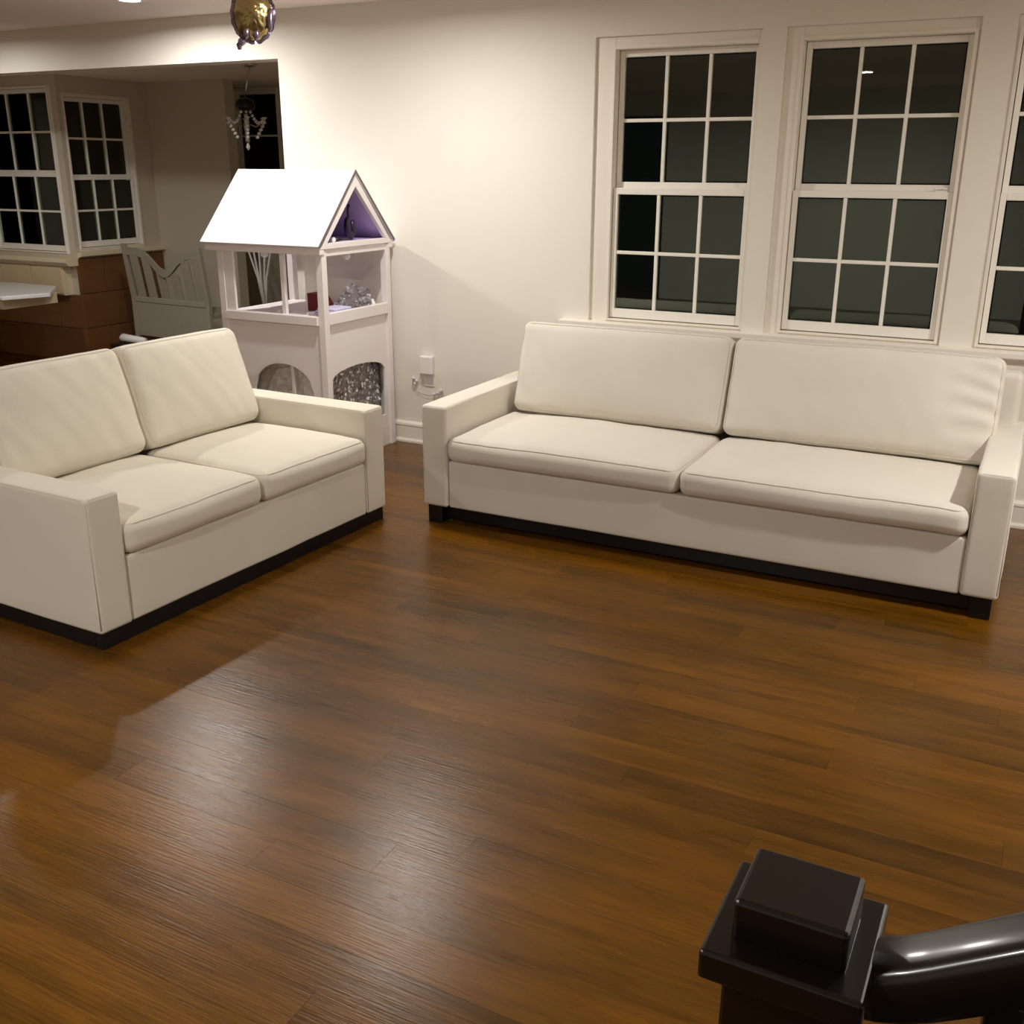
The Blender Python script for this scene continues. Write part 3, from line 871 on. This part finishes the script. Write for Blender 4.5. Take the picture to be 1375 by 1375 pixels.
# attic things
bw = thing('toy_bow', 'dark purple toy bow standing in the play house attic', 'bow', (-3.70, 5.10, ZE + 0.022))
bw.scale = (1.35, 1.35, 1.35)
MB().sphere((0, -0.012, 0.055), 0.03, 12, 8, (0.5, 0.55, 1.5)).sphere((0, 0.028, 0.05), 0.03, 12, 8, (0.5, 0.6, 1.2)).build('loop', 'dkpurple', bw, smooth=True)
MB().sphere((0, 0.008, 0.022), 0.022, 10, 6, (0.7, 0.9, 1.0)).build('knot', 'dkpurple', bw, smooth=True)
MB().tube([(0, 0.0, 0.07), (0, -0.004, 0.13), (0, 0.006, 0.15)], 0.005, 6).build('tail', 'dkpurple', bw, smooth=True)
pn = thing('toy_wand', 'black toy wand with a white knob lying in the play house attic', 'wand', (-3.645, 4.855, ZE + 0.039))
MB().tube([(0, 0.03, 0), (0, 0.15, 0)], 0.009, 10).build('handle', 'blackp', pn, smooth=True)
MB().sphere((0, 0.01, 0), 0.017, 12, 8).build('knob', 'whitep', pn, smooth=True)

# ---------------------------------------------------------------- wall outlet with plug-in adapter and clear light string
ol = thing('wall_outlet', 'white plug-in adapter on the wall between play house and long sofa', 'outlet', (-3.395, WY, 0.505))
MB().box(-0.038, 0.038, -0.007, 0.0, -0.125, 0.005).build('cover_plate', 'whitep', ol, bevel=0.003)
MB().box(-0.046, 0.044, -0.045, -0.007, -0.045, 0.070).build('adapter', 'whitep', ol, bevel=0.008, seg=3)
ls = thing('light_string', 'clear string of tiny lights hanging below the wall adapter', 'string lights', (-3.395, WY, 0.42))
MB().tube([(-0.05, -0.02, 0.05), (-0.058, -0.014, 0.01), (-0.085, -0.012, -0.02), (-0.11, -0.010, 0.0), (-0.125, -0.008, -0.06), (-0.07, -0.010, -0.09), (0.0, -0.012, -0.10), (0.07, -0.012, -0.085), (0.10, -0.010, -0.06)], 0.0022, 6).build('wire', 'clear', ls, smooth=True)
for (a, b) in ((-0.085, -0.012), (-0.11, 0.002), (-0.10, -0.03), (0.04, -0.085), (0.07, -0.075), (0.095, -0.058)):
    MB().sphere((a, -0.014, b), 0.011, 8, 6).build('bulb', 'crystal', ls, smooth=True)

# ---------------------------------------------------------------- foil balloon under the ceiling
bl = thing('foil_balloon', 'gold and purple foil balloon hanging below the ceiling at top left', 'balloon', (-3.80, 4.50, 2.425))
ang = math.atan2(-4.5, 3.8)
bl.rotation_euler = (0, math.radians(6), ang + PI / 2)
def pillow(rx, rz, ry, seams, seed, cut=None):
    mb = MB(); n, k = 40, 14
    vs = []; fs = []
    for s_ in (-1, 1):
        o = len(vs)
        for i in range(k + 1):
            t = i / k
            for j in range(n):
                a = 2 * PI * j / n
                rr = t * (1 + 0.03 * math.cos(seams * a))
                th = math.sqrt(max(0, 1 - t * t)) * (1 - 0.10 * abs(math.sin(seams * a / 2)) * t)
                vs.append((rx * rr * math.cos(a), s_ * ry * th + 0.006 * noise.noise(Vector((t * 6 * math.cos(a), t * 6 * math.sin(a), seed + s_))), rz * rr * math.sin(a)))
        for i in range(k):
            for j in range(n):
                fs.append((o + i * n + j, o + i * n + (j + 1) % n, o + (i + 1) * n + (j + 1) % n, o + (i + 1) * n + j))
    return mb.add(vs, fs)
pb = pillow(0.098, 0.125, 0.060, 16, 2.0).build('balloon_body', 'gold', bl, smooth=True)
rim = MB()
n = 48
pts_o, pts_i = [], []
for j in range(n):
    a = 2 * PI * j / n
    w = 1.0 + 0.02 * math.cos(16 * a)
    pts_i.append((0.093 * math.cos(a), 0, 0.119 * math.sin(a)))
    pts_o.append((0.112 * w * math.cos(a), 0.004 * math.sin(9 * a), 0.140 * w * math.sin(a)))
vs = [(x, y - 0.0015, z) for x, y, z in pts_i] + [(x, y - 0.0015, z) for x, y, z in pts_o] + [(x, y + 0.0015, z) for x, y, z in pts_i] + [(x, y + 0.0015, z) for x, y, z in pts_o]
fs = []
for j in range(n):
    q = (j + 1) % n
    fs += [(j, q, n + q, n + j), (2 * n + j, 3 * n + j, 3 * n + q, 2 * n + q), (n + j, n + q, 3 * n + q, 3 * n + j)]
rim.add(vs, fs).build('seam_flange', 'pfoil', bl, smooth=False)
for (dx, sgn) in ((0.085, 1), (-0.03, -1), (0.02, 1)):
    MB().sphere((dx, -0.035, -0.02 if sgn > 0 and dx > 0.05 else -0.095), 0.03, 12, 8, (0.55, 0.5, 1.9 if dx > 0.05 else 0.9)).build('purple_lobe', 'pfoil', bl, smooth=True)
tl = MB()
tl.tube([(-0.035, 0, -0.118), (-0.052, -0.006, -0.135), (-0.064, 0.004, -0.152), (-0.060, 0.0, -0.172)], [0.016, 0.020, 0.016, 0.009], 10)
tl.build('neck', 'pfoil', bl, smooth=True)

# ---------------------------------------------------------------- dining room furniture
# white table in front of the ledge
tb = thing('dining_table', 'white table corner at the left edge of the photo in front of the stone ledge', 'table', (-7.9, 5.87, 0))
tp = [(-0.9, -0.45), (0.62, -0.45), (0.74, -0.10), (0.36, 0.28), (-0.9, 0.30)]
MB().prism(tp, 'z', 0.688, 0.72).build('tabletop', 'tabletop', tb, bevel=0.006)
MB().box(-0.80, 0.50, -0.36, 0.16, 0.60, 0.688).build('apron', 'stone', tb, bevel=0.003)
MB().lathe([(0.26, 0), (0.26, 0.02), (0.06, 0.05), (0.05, 0.30), (0.06, 0.57), (0.14, 0.60)], (-0.62, -0.08, 0), 20).build('pedestal', 'stone', tb, smooth=False)

# grey slatted bench seen from behind
bn = thing('slatted_bench', 'grey painted bench with a dipping slatted back in the dining room', 'bench', (-7.18, 6.62, 0), math.radians(-4))
BL = 0.96
def back_curve(u):
    return 1.03 - 0.17 * math.exp(-((u - 0.52) / 0.20) ** 2)
for u0 in (0.0, BL - 0.05):
    MB().prism([(-0.055, 1.06), (-0.020, 1.06), (0.040, 0.60), (0.040, 0.0), (0.0, 0.0), (0.0, 0.60)], 'x', u0, u0 + 0.05).build('post', 'greyp', bn, bevel=0.004)
rl = MB(); N = 24
vs = []; fs = []
for i in range(N + 1):
    u = i / N; z = back_curve(u); x = 0.05 + (BL - 0.10) * u
    for dy, dz in ((-0.048, 0), (-0.020, 0), (-0.012, -0.065), (-0.040, -0.065)):
        vs.append((x, dy, z + dz))
for i in range(N):
    for j in range(4):
        fs.append((i * 4 + j, i * 4 + (j + 1) % 4, (i + 1) * 4 + (j + 1) % 4, (i + 1) * 4 + j))
rl.add(vs, fs).build('top_rail', 'greyp', bn)
for u in (0.09, 0.24, 0.40, 0.58, 0.74, 0.88):
    x = BL * u; z1 = back_curve((x - 0.05) / (BL - 0.10)) - 0.05
    k = 0.055 * (z1 - 0.60) / 0.46
    MB().prism([(-k - 0.002, z1), (-k + 0.014, z1), (0.025, 0.60), (0.009, 0.60)], 'x', x, x + 0.095).build('slat', 'greyp', bn, bevel=0.003)
MB().box(0.03, BL - 0.03, 0.0, 0.03, 0.565, 0.61).build('seat_rail', 'greyp', bn, bevel=0.004)
MB().box(0.05, BL - 0.05, 0.006, 0.026, 0.27, 0.565).build('back_panel', 'greyp', bn, bevel=0.002)
MB().box(0.02, BL - 0.02, 0.03, 0.42, 0.47, 0.51).build('seat', 'greyp', bn, bevel=0.006)
for u0 in (0.02, BL - 0.07):
    MB().box(u0, u0 + 0.05, 0.36, 0.41, 0, 0.47).build('leg', 'greyp', bn, bevel=0.004)
tag(MB().tube([(-7.22, 6.50, 0.245), (-7.20, 6.50, 0.26), (-6.92, 6.48, 0.25)], [0.030, 0.034, 0.028], 14).build('paper_roll', 'whitep', smooth=True), 'white rolled tube by the foot of the grey bench', 'roll')
st_ = thing('storage_box', 'low dark box under the white rolled tube by the bench', 'box', (-7.05, 6.48, 0))
MB().box(-0.20, 0.20, -0.09, 0.09, 0, 0.19).build('box_body', 'dark_wood', st_, bevel=0.005)
MB().box(-0.205, 0.205, -0.095, 0.095, 0.19, 0.215).build('lid', 'dark_wood', st_, bevel=0.005)

# crystal chandelier
ch = thing('chandelier', 'small crystal chandelier with beaded swags hanging in the dining room', 'chandelier', (-5.655, 6.5, DC))
MB().lathe([(0.045, -0.02), (0.055, -0.008), (0.055, 0)], (0.10, 0, 0), 16).build('canopy', 'chrome', ch, smooth=True)
MB().tube([(0.10, 0, -0.02), (0.06, 0, -0.14), (0.03, 0, -0.24)], 0.006, 8).build('rod', 'chrome', ch, smooth=True)
MB().lathe([(0.02, -0.33), (0.062, -0.318), (0.075, -0.285), (0.062, -0.250), (0.02, -0.232)], (0.03, 0, 0), 18).build('shade_cup', 'bronze', ch, smooth=True)
MB().lathe([(0.008, -0.56), (0.020, -0.54), (0.012, -0.50), (0.024, -0.44), (0.014, -0.38), (0.018, -0.33)], (0.03, 0, 0), 12).build('stem', 'chrome', ch, smooth=True)
for k in range(6):
    a = k * PI / 3 + 0.25
    ca, sa = math.cos(a), math.sin(a)
    arm = MB().tube([(0.03 + 0.02 * ca, 0.02 * sa, -0.42), (0.03 + 0.08 * ca, 0.08 * sa, -0.44), (0.03 + 0.135 * ca, 0.135 * sa, -0.41), (0.03 + 0.15 * ca, 0.15 * sa, -0.385)], 0.004, 6).build('arm', 'chrome', ch, smooth=True)
    MB().lathe([(0.004, 0), (0.018, 0.004), (0.020, 0.012)], (0.03 + 0.15 * ca, 0.15 * sa, -0.385), 10).build('drip_pan', 'crystal', arm, smooth=True)
    bd = MB()
    for q in range(9):
        u = q / 8
        rr = 0.04 + 0.11 * u; zz = -0.335 - 0.05 * u - 0.05 * math.sin(PI * u)
        bd.sphere((0.03 + rr * ca, rr * sa, zz), 0.011, 8, 6)
    for q in range(5):
        bd.sphere((0.03 + 0.15 * ca - 0.016 * q * ca, 0.15 * sa - 0.016 * q * sa, -0.41 - 0.026 * q), 0.012, 8, 6)
    bd.build('bead_strand', 'crystal', ch, smooth=True)
MB().lathe([(0.002, -0.61), (0.016, -0.59), (0.010, -0.565), (0.002, -0.555)], (0.03, 0, 0), 8).build('drop', 'crystal', ch)

# bare white branches in a vase, seen through the play house
vs_ = thing('branch_vase', 'vase of bare white branches seen through the play house', 'vase', (-6.25, 7.30, 0))
MB().lathe([(0.07, 0), (0.09, 0.05), (0.10, 0.2), (0.07, 0.36), (0.05, 0.42), (0.06, 0.46)], (0, 0, 0), 18).build('vase_body', 'whitep', vs_, smooth=True)
rr_ = random.Random(5)
for k in range(6):
    a = rr_.random() * 6.28; s_ = 0.05 + 0.16 * rr_.random()
    MB().tube([(0, 0, 0.42), (s_ * 0.3 * math.cos(a), s_ * 0.3 * math.sin(a), 0.75), (s_ * math.cos(a + .3), s_ * math.sin(a + .3), 1.15), (s_ * 1.3 * math.cos(a), s_ * 1.3 * math.sin(a), 1.42)], [0.012, 0.010, 0.008, 0.004], 6).build('branch', 'whitep', vs_, smooth=True)
sp_ = thing('switch_plate', 'white switch plate on the dining room wall seen through the play house', 'switch', (-7.64, 8.3, 1.07))
# (mounted on the partition end wall)
sp_.location = (-5.9, 8.3, 1.07)
MB().box(-0.06, 0.06, -0.008, 0, -0.05, 0.05).build('plate', 'whitep', sp_, bevel=0.003)
MB().box(-0.03, -0.01, -0.014, -0.008, -0.02, 0.02).build('rocker', 'whitep', sp_, bevel=0.001)
MB().box(0.01, 0.03, -0.014, -0.008, -0.02, 0.02).build('rocker', 'whitep', sp_, bevel=0.001)

# ---------------------------------------------------------------- staircase at the viewer's feet
nw = thing('newel_post', 'dark varnished square newel post with stepped cap at bottom right', 'newel post', (-0.125, 0.850, 0))
MB().box(-0.056, 0.056, -0.056, 0.056, 0, 0.985).build('shaft', 'dark_wood', nw, bevel=0.004)
cp = MB()
def frus(mb, a0, b0, z0, a1, b1, z1):
    vs = [(-a0, -b0, z0), (a0, -b0, z0), (a0, b0, z0), (-a0, b0, z0), (-a1, -b1, z1), (a1, -b1, z1), (a1, b1, z1), (-a1, b1, z1)]
    mb.add(vs, [(0, 3, 2, 1), (4, 5, 6, 7), (0, 1, 5, 4), (1, 2, 6, 5), (2, 3, 7, 6), (3, 0, 4, 7)])
frus(cp, 0.075, 0.075, 0.967, 0.075, 0.075, 1.000)
cp.build('cap_collar', 'dark_wood', nw, bevel=0.004, seg=3)
c2 = MB()
frus(c2, 0.053, 0.046, 0.998, 0.053, 0.046, 1.044)
c2.build('cap_block', 'dark_wood', nw, bevel=0.005, seg=3)
hr = thing('handrail', 'dark varnished handrail curving up from the newel post', 'handrail', (-0.068, 0.850, 0.955))
def sweep(prof, path, name, m, parent, smooth=False):
    mb = MB(); n = len(prof); vs = []; fs = []
    for i, (x, z) in enumerate(path):
        a = path[min(i + 1, len(path) - 1)]; b = path[max(i - 1, 0)]
        t = Vector((a[0] - b[0], a[1] - b[1])).normalized()
        for py, pz in prof:
            vs.append((x - t.y * pz, py, z + t.x * pz))
    for i in range(len(path) - 1):
        for j in range(n):
            fs.append((i * n + j, i * n + (j + 1) % n, (i + 1) * n + (j + 1) % n, (i + 1) * n + j))
    fs.append(tuple(range(n))[::-1]); fs.append(tuple((len(path) - 1) * n + j for j in range(n)))
    mb.add(vs, fs)
    return mb.build(name, m, parent, smooth=smooth, bevel=0.0 if smooth else 0.003)
SL = 0.70
path = [(0.0, 0.012), (0.02, 0.015), (0.04, 0.022), (0.06, 0.033), (0.08, 0.046), (0.10, 0.060)]
x_, z_ = 0.10, 0.060
while x_ < 2.0:
    x_ += 0.1; z_ += 0.1 * SL
    path.append((x_, z_))
prof = []
for j in range(28):
    a = 2 * PI * j / 28
    ca, sa = math.cos(a), math.sin(a)
    prof.append((0.033 * abs(ca) ** 0.42 * (1 if ca >= 0 else -1), 0.030 * abs(sa) ** 0.42 * (1 if sa >= 0 else -1)))
sweep(prof, path, 'rail', 'dark_wood', hr, smooth=True)
sc_ = thing('staircase', 'dark wooden staircase rising to the right at the viewer', 'staircase', (-0.10, 0.30, 0))
RIS, RUN = 0.185, 0.265
for k in range(8):
    x0 = RUN * k
    MB().box(x0 - 0.025, x0 + RUN, -0.62, 0.50, RIS * (k + 1) - 0.03, RIS * (k + 1)).build('tread', 'dark_wood', sc_, bevel=0.006)
    MB().box(x0, x0 + 0.018, -0.62, 0.49, RIS * k + (0.0), RIS * (k + 1) - 0.03).build('riser', 'trim', sc_)
sg = MB()
pts = [(0.03, 0.0)]
for k in range(8):
    pts += [(RUN * k + 0.03, RIS * (k + 1) - 0.032), (RUN * (k + 1) + 0.03 - (0.03 if k == 7 else 0), RIS * (k + 1) - 0.032)]
pts += [(RUN * 8, 0.0)]
sg.prism(pts, 'y', 0.49, 0.535)
sg.build('stringer', 'dark_wood', sc_)
for k in range(7):
    for h in (0.07, 0.20):
        x = RUN * k + h + (0.09 if (k == 0 and h < 0.1) else 0.0)
        xr = x - 0.03
        z1 = 0.955 + 0.060 + (xr - 0.10) * SL - 0.036
        MB().box(x - 0.016, x + 0.016, 0.534, 0.566, RIS * (k + 1) - 0.001, z1).build('baluster', 'dark_wood', sc_, bevel=0.002)
